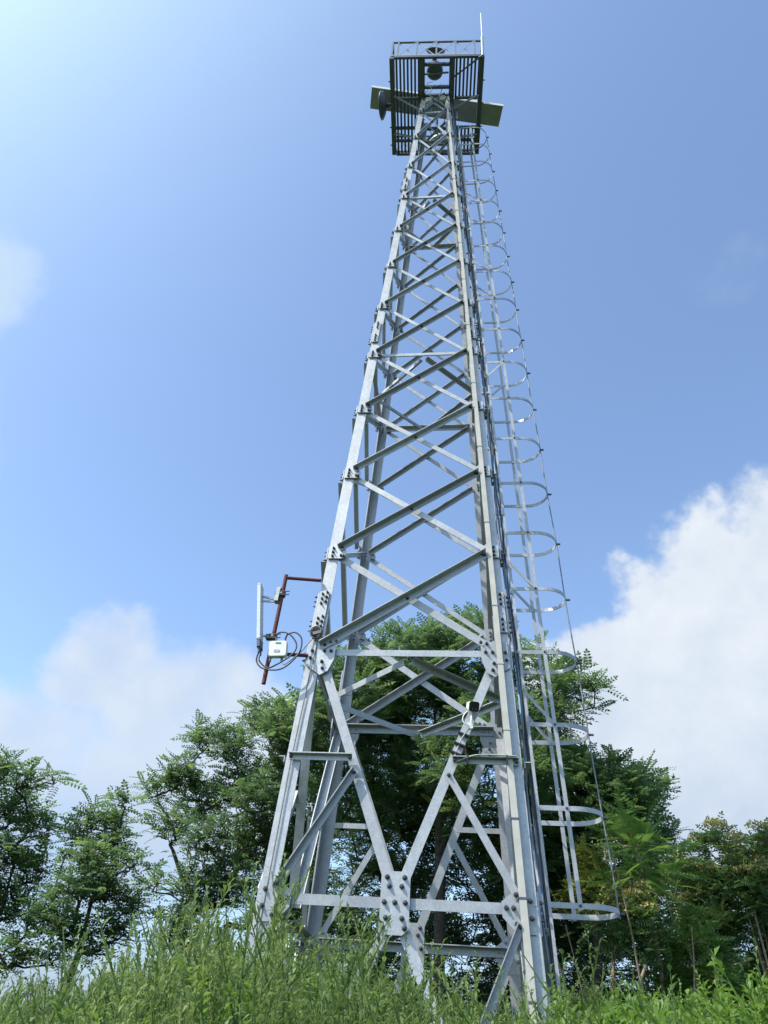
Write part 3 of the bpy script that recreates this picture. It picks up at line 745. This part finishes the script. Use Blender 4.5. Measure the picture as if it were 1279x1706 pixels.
T1 = [(0.54,4.62,4.68,0.91),(-0.35,4.34,4.37,0.84),(-1.18,4.13,3.89,0.81),(1.46,5.28,4.46,0.88),(2.06,4.09,4.02,0.45),(-0.28,5.36,3.50,1.31),(0.87,3.96,2.82,1.05),(-1.22,4.98,3.13,1.07),(-1.82,3.78,3.23,0.63)]
T2 = [ (-2.10,3.12,2.91,0.29),(-2.67,3.74,3.34,0.24),(-2.85,3.27,2.73,0.27),(-3.30,3.46,2.90,0.23),(-3.57,3.46,2.35,0.27),(-3.85,3.35,2.12,0.17),(-3.36,3.95,2.13,0.32),(-2.74,3.69,2.28,0.31),(-3.45,3.25,1.60,0.23),(-2.75,2.88,1.33,0.31),(-2.29,3.46,1.50,0.39),(-2.90,3.12,0.82,0.29),(-2.43,3.05,0.89,0.30),(-2.85,2.73,0.30,0.24),(-2.10,3.54,2.33,0.39),(-1.86,3.72,1.59,0.45),(-2.23,2.94,1.85,0.32),(-1.96,3.79,2.86,0.40),(-3.28,2.66,0.78,0.13),(-1.81,3.61,0.83,0.39) ]
T3 = [(1.95,5.43,2.89,0.77),(2.63,4.60,2.61,0.58),(3.20,5.41,2.88,0.43),(2.41,4.76,2.01,0.70),(1.38,4.88,1.84,0.70),(3.28,5.66,2.28,0.37)]
T4 = [(-1.35,7.01,1.78,1.14),(0.21,6.28,1.69,1.16),(-0.53,6.65,2.60,1.05),(-2.43,6.37,1.33,0.78),(-1.5,6.4,.3,1.0),(0,6.3,.2,1.1),(-2.6,6,-.3,.9),(-1.3,5.9,-.8,.9),(-.2,5.9,-.9,.9),(.7,6,-.5,.9)]
T5 = [(1.47,6.86,1.41,0.88),(2.42,6.77,1.44,0.77),(3.45,6.78,1.49,0.67),(1.8,6.7,.3,1.0),(3.1,6.7,.4,.9),(1.6,6.2,-.7,.9),(2.6,6.2,-.6,.9),(3.6,6.1,-.4,.9),(4.4,6.2,.5,.9),(4.6,5.9,-.4,.9)]
TL1 = [ (-5.02,1.43,1.66,0.19),(-4.60,1.40,1.54,0.15),(-4.32,1.56,1.63,0.09),(-4.96,1.94,1.35,0.22),(-4.55,1.91,1.18,0.17),(-4.72,1.65,0.78,0.23),(-4.60,2.15,0.74,0.20),(-4.71,2.09,0.35,0.22),(-4.15,1.81,0.20,0.17),(-4.21,1.66,-0.16,0.19),(-3.92,2.04,-0.09,0.12),(-5.57,1.68,1.68,0.29),(-5.28,1.55,1.02,0.31),(-5.00,1.65,0.43,0.30),(-4.91,1.79,-0.12,0.26),(-3.93,1.59,0.83,0.09) ]
TL2 = [ (-3.34,1.40,1.34,0.08),(-3.63,1.88,1.21,0.13),(-3.83,1.70,1.26,0.10),(-3.92,1.73,1.05,0.12),(-3.48,1.77,0.95,0.15),(-3.46,1.25,0.70,0.15),(-3.09,1.41,0.69,0.09),(-3.43,1.66,0.50,0.18),(-3.15,1.80,0.39,0.13),(-3.46,1.18,0.40,0.14),(-3.58,1.38,0.10,0.16),(-3.13,1.56,0.10,0.15),(-3.81,1.43,0.32,0.11),(-3.31,1.49,-0.08,0.12) ]
TR1 = [(2.26,2.10,1.32,0.28),(2.56,2.07,1.13,0.24),(2.36,1.84,0.85,0.28)]
tree('locust_tree', (.15, 4.8, 0), T1, 13000, 11, LEAF, 'tallest leafy green tree, rising behind the middle of the tower', tips_per=80, trunk_r=.075)
tree('locust_tree', (-2.3, 3.8, 0), T2, 6600, 12, LEAF, 'green tree with feathery leaves reaching out left behind the tower', tips_per=120, trunk_r=.05, leaf=.24, shell=.25)
tree('locust_tree', (2.0, 5.3, 0), T3, 7400, 13, LEAF, 'rounded green tree behind the ladder cage on the right', tips_per=64, trunk_r=.06)
tree('dense_tree', (-.6, 6.8, 0), T4, 14000, 14, LEAFD, 'dark dense tree filling the gap low behind the tower legs', tips_per=120, trunk_r=.07)
tree('dense_tree', (2.4, 6.9, 0), T5, 13000, 15, LEAFD, 'dark dense tree low behind the ladder cage and flowering shrubs', tips_per=120, trunk_r=.07)
tree('locust_tree', (-4.6, 1.9, 0), TL1, 2700, 16, LEAF, 'broad green tree cut off by the left edge of the photo', tips_per=70, trunk_r=.045, leaf=.24, shell=.25)
tree('locust_tree', (-3.55, 1.5, 0), TL2, 1250, 17, LEAF, 'slim airy young tree with bare forked trunk against the sky', tips_per=50, trunk_r=.03, leaf=.21, shell=.2)
tree('pinnate_tree', (2.35, 2.0, 0), TR1, 130, 18, LEAFY, 'bright green young tree with long fern-like leaves beside the ladder cage', tips_per=9, trunk_r=.02, leaf=.42, tpl=AIL, bark=TWIG)

def blossoms(root, nodes, spots, rng):
    """flat tan flower heads on the upper twigs"""
    z = nodes[spots][:, 2]; sel = spots[z > np.quantile(z, .45)]
    sel = rng.choice(sel, min(len(sel), 65), False)
    q = []; r = []
    for s_ in sel:
        c = nodes[s_] + np.array([0, -.05, .12]); n = 80; a = rng.rand(n) * 6.283; rr = .115 * np.sqrt(rng.rand(n))
        p = c + np.stack([rr * np.cos(a), rr * np.sin(a), .05 * (1 - (rr / .115) ** 2) + rng.normal(0, .01, n)], 1)
        for k in range(n):
            u = nrm(rng.normal(0, 1, 3)) * .012; v = nrm(np.cross(u, rng.normal(0, 1, 3))) * .012
            q.append([p[k] - u, p[k] + v, p[k] + u, p[k] - v]); r.append(rng.rand())
    quads_obj('flower_head', np.array(q), BLOSSOM, root, r)
def shrub(base, lobes, n, seed, m, label, ex=None, leaf=.2, stems=4, tips=14, tpl=LOC):
    return tree('shrub', base, lobes, n, seed, m, label, None, leaf, tpl, TWIG, .014, tips, .8, 'shrub', stems=stems, extra=ex, shell=.35)
shrub((3.45, 3.1, 0), [(3.51,2.99,1.35,0.30),(3.30,3.2,1.12,0.32),(3.36,3.50,0.77,0.40),(3.2,3.0,.7,.3)], 1900, 21, LEAFS, 'shrub with tan flower heads and dark leaves, left of the other by the right edge', blossoms)
shrub((3.95, 2.9, 0), [(3.80,2.70,1.30,0.31),(3.64,2.84,0.95,0.36),(4.13,3.26,1.12,0.45),(4.08,3.3,0.65,0.42)], 2200, 22, LEAFS, 'shrub with tan flower heads cut off by the right edge of the photo', blossoms)
shrub((2.3, 1.75, 0), [(2.10,1.75,.55,.22),(1.90,1.7,.30,.2),(2.25,1.7,.25,.2)], 420, 23, LEAFS, 'small tan-flowered shrub with bare pale stems beside the lowest cage hoop', blossoms, tips=9)
shrub((1.75, 2.1, 0), [(1.85,2.2,.98,.25),(2.0,2.2,.72,.22),(1.72,2.2,.70,.2)], 800, 24, LEAFR, 'shrub with leaves turning yellow and reddish seen through the ladder cage', tips=10)
shrub((2.7, 1.9, 0), [(2.75,2.0,.35,.22),(2.9,2.1,.05,.25),(2.5,2.2,.0,.25)], 700, 25, LEAFY, 'low bright green shrub under the fern-leaved young tree', tips=10, stems=3)

def bush(base, lobes, n, seed, label, m=LEAFD):
    return tree('bush', base, lobes, n, seed, m, label, None, .24, LOC, BARK, .015, 26, .8, 'bush', stems=3, shell=.4)
bush((-.5, 4.0, 0), [(-.8, 4.0, -.75, .55), (.0, 4.1, -.8, .6), (.5, 4.0, -.6, .5)], 3000, 31, 'low dark bush behind the tower, seen between its front legs')
bush((1.7, 3.9, 0), [(1.3, 3.9, -.7, .5), (1.9, 3.9, -.6, .55), (2.5, 3.8, -.7, .5)], 3000, 32, 'low dark bush behind the lowest hoop of the ladder cage')
bush((3.6, 4.2, 0), [(3.1, 4.2, -.5, .6), (3.8, 4.2, -.4, .6), (4.5, 4.0, -.4, .6), (3.9, 4.1, .2, .5)], 4200, 33, 'low dark bush under the tan-flowered shrubs at the right edge', LEAFS)
bush((-2.0, 3.2, 0), [(-2.4, 3.2, -.7, .55), (-1.7, 3.3, -.7, .6), (-2.1, 3.3, -.2, .5)], 2800, 34, 'low dark bush under the feathery tree, left of the tower legs')
# ------------------------------------------------------------------ weeds
def weed(h, seed, broad=1.0, branches=9):
    rng = np.random.RandomState(seed); q = []; r = []
    bend = rng.normal(0, .05, 2)
    P = lambda t: np.array([bend[0] * t * t * h, bend[1] * t * t * h, t * h])
    def ribbon(p0, p1, w0, w1):
        d = nrm(p1 - p0); s = nrm(np.cross(d, [.3, .95, .1])); s2 = np.cross(d, s)
        for u in (s, s2): q.append([p0 - u * w0, p0 + u * w0, p1 + u * w1, p1 - u * w1]); r.append(.55)
    def leafq(p, az, el, L, wd):
        d = np.array([math.cos(az) * math.cos(el), math.sin(az) * math.cos(el), math.sin(el)]); s = nrm(np.cross(d, [0, 0, 1])) ; n = np.cross(s, d)
        tip = p + d * L - np.array([0, 0, .22 * L]); mid = p + d * L * .45
        q.append([p, mid - s * wd + n * .002, tip, mid + s * wd + n * .002]); r.append(rng.rand())
    for k in range(5): ribbon(P(k / 5), P((k + 1) / 5), .006 * (1 - k / 6), .006 * (1 - (k + 1) / 6))
    n = 78; az = rng.rand() * 6
    for i in range(n):
        t = .12 + .86 * i / n; az += 2.4
        leafq(P(t), az, rng.uniform(.1, .8), (.088 - .054 * t) * rng.uniform(.7, 1.3), (.0062 - .0025 * t) * broad)
    for b in range(branches):
        t = .35 + .6 * b / branches; az += 2.4; L = (.38 - .26 * t) * rng.uniform(.7, 1.2); p = P(t); el = rng.uniform(.7, 1.1)
        d = np.array([math.cos(az) * math.cos(el), math.sin(az) * math.cos(el), math.sin(el)]); ribbon(p, p + d * L, .003, .0015)
        for j in range(11): leafq(p + d * L * (.2 + .8 * j / 11), az + rng.uniform(-2, 2), rng.uniform(.1, .9), .045 * rng.uniform(.7, 1.4), .005 * broad)
    # loose spike of seeds at the tip
    for j in range(14): leafq(P(1 - .014 * j), rng.rand() * 6.28, rng.uniform(.7, 1.3), .026, .006)
    return np.array(q, float), np.array(r)
WEED = leafmat('weed_leaf', [(.05, (.062, .108, .042)), (.35, (.112, .178, .058)), (.65, (.172, .242, .080)), (.88, (.25, .30, .12)), (1.0, (.42, .37, .20))], .35, .55)
WEEDG = leafmat('grass_blade', [(.05, (.085, .165, .034)), (.5, (.14, .25, .052)), (1.0, (.22, .32, .09))], .4, .5)
CAM = np.array([.5356, -6.8031, -1.0769])
tall = [weed(1.0, 100 + k, 1.0, 8 + k % 4) for k in range(8)]
broad = [weed(1.0, 200 + k, 1.7, 10) for k in range(5)]
def scatter(variants, xy, hts, rng, lean=.12):
    out = []; rn = []
    z = ground_z(xy[:, 0], xy[:, 1]) - .03; which = rng.randint(0, len(variants), len(xy))
    for v, (q, r) in enumerate(variants):
        s_ = np.where(which == v)[0]
        if not len(s_): continue
        a = rng.rand(len(s_)) * 6.283; d = nrm(np.stack([rng.normal(0, lean, len(s_)), rng.normal(0, lean, len(s_)), np.ones(len(s_))], 1))
        x0 = np.stack([np.cos(a), np.sin(a), 0 * a], 1); y0 = nrm(np.cross(d, x0)); x0 = np.cross(y0, d); Rm = np.stack([x0, y0, d], -1)
        hh = hts[s_]; k = np.clip(hh / 1.3, .75, 1.15)
        qq = np.einsum('nij,qkj->nqki', Rm, q * np.array([1, 1, 1.0])) 
        # keep leaf size steady while the stem height varies
        loc = q[None] * np.stack([k, k, hh], -1)[:, None, None, :]
        qq = np.einsum('nij,nqkj->nqki', Rm, loc) + np.stack([xy[s_, 0], xy[s_, 1], z[s_]], 1)[:, None, None, :]
        out.append(qq.reshape(-1, 4, 3)); pl = rng.rand(len(s_))
        rn.append((.4 * r[None] + .6 * pl[:, None]).ravel())
    return np.concatenate(out), np.concatenate(rn)
EL = np.array([[-60, 6], [-34, 4.0], [-27, 5.1], [-22, 6.8], [-17.5, 9.8], [-13, 10.8], [-8, 8.4], [-3, 6.6], [2, 5.6], [4.5, 5.2], [7, 7.2], [12, 8.3], [20, 8.6], [60, 8]])
def hmax(xy, rng, sd=.9):
    dx, dy = xy[:, 0] - CAM[0], xy[:, 1] - CAM[1]; d = np.hypot(dx, dy); az = np.degrees(np.arctan2(dx, dy))
    el = np.interp(az, EL[:, 0], EL[:, 1]) - 1.4 + rng.normal(0, sd, len(xy))
    return CAM[2] + d * np.tan(np.radians(el)) - ground_z(xy[:, 0], xy[:, 1]) + .03, d, az
rng = np.random.RandomState(5)
def field(n, x0, x1, y0, y1): return np.stack([rng.uniform(x0, x1, n), rng.uniform(y0, y1, n)], 1)
xy = field(6200, -6.5, 5, -5.6, 2.6); h, d, az = hmax(xy, rng)
ok = (d > 2.0) & (h > .55) & (az < 9) & (az > -55); h = np.minimum(h, 1.75) * rng.uniform(.72, 1.0, len(h))
q, r = scatter(tall, xy[ok], h[ok], rng)
quads_obj('tall_weeds', q, WEED, None, r, label='thick tangle of tall narrow-leaved weeds round the foot of the tower', cat='weeds', kind='stuff')
xy = field(9000, .6, 6.5, -5.0, 3.4); h, d, az = hmax(xy, rng, .6)
ok = (d > 1.8) & (h > .4) & (az > 4) & (az < 60); h = np.minimum(h, 1.35) * rng.uniform(.65, 1.0, len(h))
q, r = scatter(broad, xy[ok], h[ok], rng, .2)
quads_obj('undergrowth', q, WEEDG, None, r, label='bright leafy undergrowth in front of the shrubs right of the tower', cat='undergrowth', kind='stuff')
xy = field(1500, -6.0, 2.0, -5.0, 1.5); h, d, az = hmax(xy, rng, .8)
ok = (d > 2.2) & (h > .4) & (az < 6) & (az > -50); h = np.minimum(h, 1.5) * rng.uniform(.6, .98, len(h))
q, r = scatter(broad, xy[ok], h[ok], rng, .25)
quads_obj('undergrowth', q, WEEDG, None, r, label='patches of broader-leaved green plants mixed into the weeds at the left', cat='undergrowth', kind='stuff')
# single stalks that stand above the rest
n_ = 44; az_ = np.radians(rng.uniform(-31, 17, n_)); dd_ = rng.uniform(2.3, 4.6, n_)
xy = np.stack([CAM[0] + dd_ * np.sin(az_), CAM[1] + dd_ * np.cos(az_)], 1); h, d, az = hmax(xy, rng, .5); h = h * 1.04 + d * math.tan(math.radians(1.6))
h = np.where(az > 8, h - .12, h)
zz = ground_z(xy[:, 0], xy[:, 1]) - .03
src = []
for v in range(6):
    q0, r0 = weed(1.0, 300 + v, .95, 7)
    src.append((q0, r0))
for i in range(n_):
    q0, r0 = src[i % 6]; a = rng.rand() * 6.28; ca, sa = math.cos(a), math.sin(a)
    qq = q0 * np.array([1.05, 1.05, h[i]]); qq = np.stack([qq[..., 0] * ca - qq[..., 1] * sa, qq[..., 0] * sa + qq[..., 1] * ca, qq[..., 2]], -1) + np.array([xy[i, 0], xy[i, 1], zz[i]])
    quads_obj('weed_stalk', qq, WEED, None, .4 * r0 + .5 * rng.rand(), V((xy[i, 0], xy[i, 1], zz[i])), 'slender weed stalk standing above the tangle in front of the tower', 'weed', 'tall weed stalks in the foreground')

# ------------------------------------------------------------------ camera
yaw, pitch, roll = math.radians(-8.13566), math.radians(38.26880), math.radians(4.41548)
f = V((math.sin(yaw) * math.cos(pitch), math.cos(yaw) * math.cos(pitch), math.sin(pitch)))
r0 = V((math.cos(yaw), -math.sin(yaw), 0)); u0 = r0.cross(f)
rv = r0 * math.cos(roll) + u0 * math.sin(roll); uv = -r0 * math.sin(roll) + u0 * math.cos(roll)
cd = bpy.data.cameras.new('camera'); cam = bpy.data.objects.new('camera', cd); col.objects.link(cam)
M = Matrix((rv, uv, -f)).transposed().to_4x4(); M.translation = V(CAM) * S; cam.matrix_world = M
cd.sensor_fit = 'VERTICAL'; cd.sensor_height = 36; cd.lens = 36 * 1229.59 / 1706; cd.clip_end = 20000; cd.clip_start = .05
sc.camera = cam

# ------------------------------------------------------------------ sun and sky
SAZ, SEL = math.radians(-124), math.radians(51)
sd = V((math.sin(SAZ) * math.cos(SEL), math.cos(SAZ) * math.cos(SEL), math.sin(SEL)))
ld = bpy.data.lights.new('sun', 'SUN'); ld.energy = 3.0; ld.angle = math.radians(.5); ld.color = (1, .95, .87)
lo = bpy.data.objects.new('sun', ld); col.objects.link(lo); lo.rotation_euler = (-sd).to_track_quat('-Z', 'Y').to_euler(); lo.location = (0, 0, 40)

W = bpy.data.worlds.new('World'); sc.world = W; W.use_nodes = True; nt = W.node_tree; L = nt.links.new
bg = nt.nodes['Background']; bg.inputs[1].default_value = .15
sky = N(nt, 'ShaderNodeTexSky'); sky.sky_type = 'NISHITA'; sky.sun_disc = False; sky.sun_elevation = SEL; sky.sun_rotation = SAZ
sky.altitude = 300; sky.air_density = 1.0; sky.dust_density = 1.2; sky.ozone_density = 1.5
tc = N(nt, 'ShaderNodeTexCoord'); vn = N(nt, 'ShaderNodeVectorMath', operation='NORMALIZE'); L(tc.outputs['Generated'], vn.inputs[0])
def m_(op, a, b=None, c=None, clamp=False):
    n = N(nt, 'ShaderNodeMath', operation=op); n.use_clamp = clamp
    for i, x in enumerate((a, b, c)):
        if x is None: continue
        if isinstance(x, (int, float)): n.inputs[i].default_value = x
        else: L(x, n.inputs[i])
    return n.outputs[0]
wn = N(nt, 'ShaderNodeTexNoise', Scale=3.2, Detail=6.0, Roughness=.6); L(vn.outputs[0], wn.inputs['Vector'])
wsub = N(nt, 'ShaderNodeVectorMath', operation='SUBTRACT'); L(wn.outputs['Color'], wsub.inputs[0]); wsub.inputs[1].default_value = (.5, .5, .5)
wsc = N(nt, 'ShaderNodeVectorMath', operation='SCALE'); L(wsub.outputs[0], wsc.inputs[0]); wsc.inputs['Scale'].default_value = .22
wad = N(nt, 'ShaderNodeVectorMath', operation='ADD'); L(vn.outputs[0], wad.inputs[0]); L(wsc.outputs[0], wad.inputs[1])
wvn = N(nt, 'ShaderNodeVectorMath', operation='NORMALIZE'); L(wad.outputs[0], wvn.inputs[0])
def dot_(v, src=None):
    n = N(nt, 'ShaderNodeVectorMath', operation='DOT_PRODUCT'); L((src or vn).outputs[0], n.inputs[0]); n.inputs[1].default_value = v; return n.outputs['Value']
def dirv(az, el):
    a, e = math.radians(az), math.radians(el); return (math.sin(a) * math.cos(e), math.cos(a) * math.cos(e), math.sin(e))
def blob(az, el, r, s=1.0):
    """soft round patch of cloud seen in one direction of the sky"""
    n = N(nt, 'ShaderNodeMapRange', interpolation_type='SMOOTHSTEP'); n.inputs[1].default_value = math.cos(math.radians(r)); n.inputs[2].default_value = 1.0
    n.inputs[3].default_value = 0; n.inputs[4].default_value = s
    L(dot_(dirv(az, el), wvn), n.inputs[0]); return n.outputs[0]
def cloud(blobs, scale, amp, lo_, hi_, detail=7.0):
    s_ = None
    for b in blobs: s_ = blob(*b) if s_ is None else m_('MAXIMUM', s_, blob(*b))
    no = N(nt, 'ShaderNodeTexNoise', Scale=scale, Detail=detail, Roughness=.58); L(vn.outputs[0], no.inputs['Vector'])
    t = m_('MULTIPLY_ADD', m_('SUBTRACT', no.outputs[0], .5), amp, s_)
    n = N(nt, 'ShaderNodeMapRange', interpolation_type='SMOOTHSTEP'); n.inputs[1].default_value = lo_; n.inputs[2].default_value = hi_; L(t, n.inputs[0])
    return m_('MULTIPLY', n.outputs[0], m_('MINIMUM', m_('MULTIPLY', s_, 8.0), 1.0)), no.outputs[0]
c1, n1 = cloud([(25, 26, 13), (16, 24, 10), (13, 20, 9), (17, 29.5, 6.5), (21.5, 31.5, 7), (27.5, 33, 7), (11.5, 27.5, 5), (20, 18, 11), (16, 14, 8), (7, 27, 4)], 11.0, 1.05, .28, .74, 10.0)
c2, n2 = cloud([(-24, 22, 7), (-33, 18, 8, .9), (-28.5, 24.5, 5), (-21, 23, 6), (-17, 19, 7), (-33, 14, 9), (-25, 14, 10), (-18, 15, 9)], 8.0, .95, .15, 1.05, 10.0)
c3, n3 = cloud([(-50, 44.5, 5.5), (-45, 33, 5, .35), (28, 52, 4, .3), (-48, 38, 4, .5)], 9.0, 1.1, .15, 1.3, 8.0)
def mixc(fac, a, b):
    n = N(nt, 'ShaderNodeMix', data_type='RGBA'); 
    if isinstance(fac, (int, float)): n.inputs[0].default_value = fac
    else: L(fac, n.inputs[0])
    for i, x in ((6, a), (7, b)):
        if isinstance(x, tuple): n.inputs[i].default_value = (*x, 1)
        else: L(x, n.inputs[i])
    return n.outputs[2]
tint = N(nt, 'ShaderNodeMix', data_type='RGBA', blend_type='MULTIPLY'); tint.inputs[0].default_value = 1; L(sky.outputs[0], tint.inputs[6]); tint.inputs[7].default_value = (1.03, 1.06, 1.07, 1)
base = tint.outputs[2]
# brightening of the hazy air round the sun
ds = m_('MAXIMUM', dot_(tuple(sd)), 0.0)
gl = N(nt, 'ShaderNodeMix', data_type='RGBA', blend_type='ADD'); L(m_('POWER', ds, 7.5), gl.inputs[0]); L(base, gl.inputs[6]); gl.inputs[7].default_value = (2.8, 3.7, 2.2, 1)
base = gl.outputs[2]
sepv = N(nt, 'ShaderNodeSeparateXYZ'); L(vn.outputs[0], sepv.inputs[0])
lowm = N(nt, 'ShaderNodeMapRange', interpolation_type='SMOOTHSTEP'); lowm.inputs[1].default_value = .12; lowm.inputs[2].default_value = .50; L(sepv.outputs[2], lowm.inputs[0])
def ctone(noise, dark, light):
    return mixc(m_('ADD', m_('MULTIPLY', lowm.outputs[0], .75), m_('MULTIPLY', m_('SUBTRACT', noise, .45), 1.3), clamp=True), dark, light)
col1 = mixc(m_('MULTIPLY', c3, .85), base, (2.4, 2.9, 3.3))
col2 = mixc(m_('MULTIPLY', c2, .88), col1, ctone(n2, (1.8, 2.25, 2.9), (3.0, 3.25, 3.5)))
col3 = mixc(m_('MULTIPLY', c1, .95), col2, ctone(n1, (1.85, 2.25, 2.85), (3.1, 3.3, 3.5)))
hz = N(nt, 'ShaderNodeMapRange', interpolation_type='SMOOTHSTEP'); hz.inputs[1].default_value = .26; hz.inputs[2].default_value = .03; L(sepv.outputs[2], hz.inputs[0])
col4 = mixc(m_('MULTIPLY', hz.outputs[0], .85), col3, (1.15, 1.5, 2.05))
L(col4, bg.inputs[0])

sc.view_settings.view_transform = 'Standard'; sc.view_settings.look = 'None'; sc.view_settings.exposure = .9; sc.view_settings.gamma = 1
sc.cycles.max_bounces = 6; sc.cycles.transparent_max_bounces = 4; sc.cycles.caustics_reflective = False; sc.cycles.caustics_refractive = False
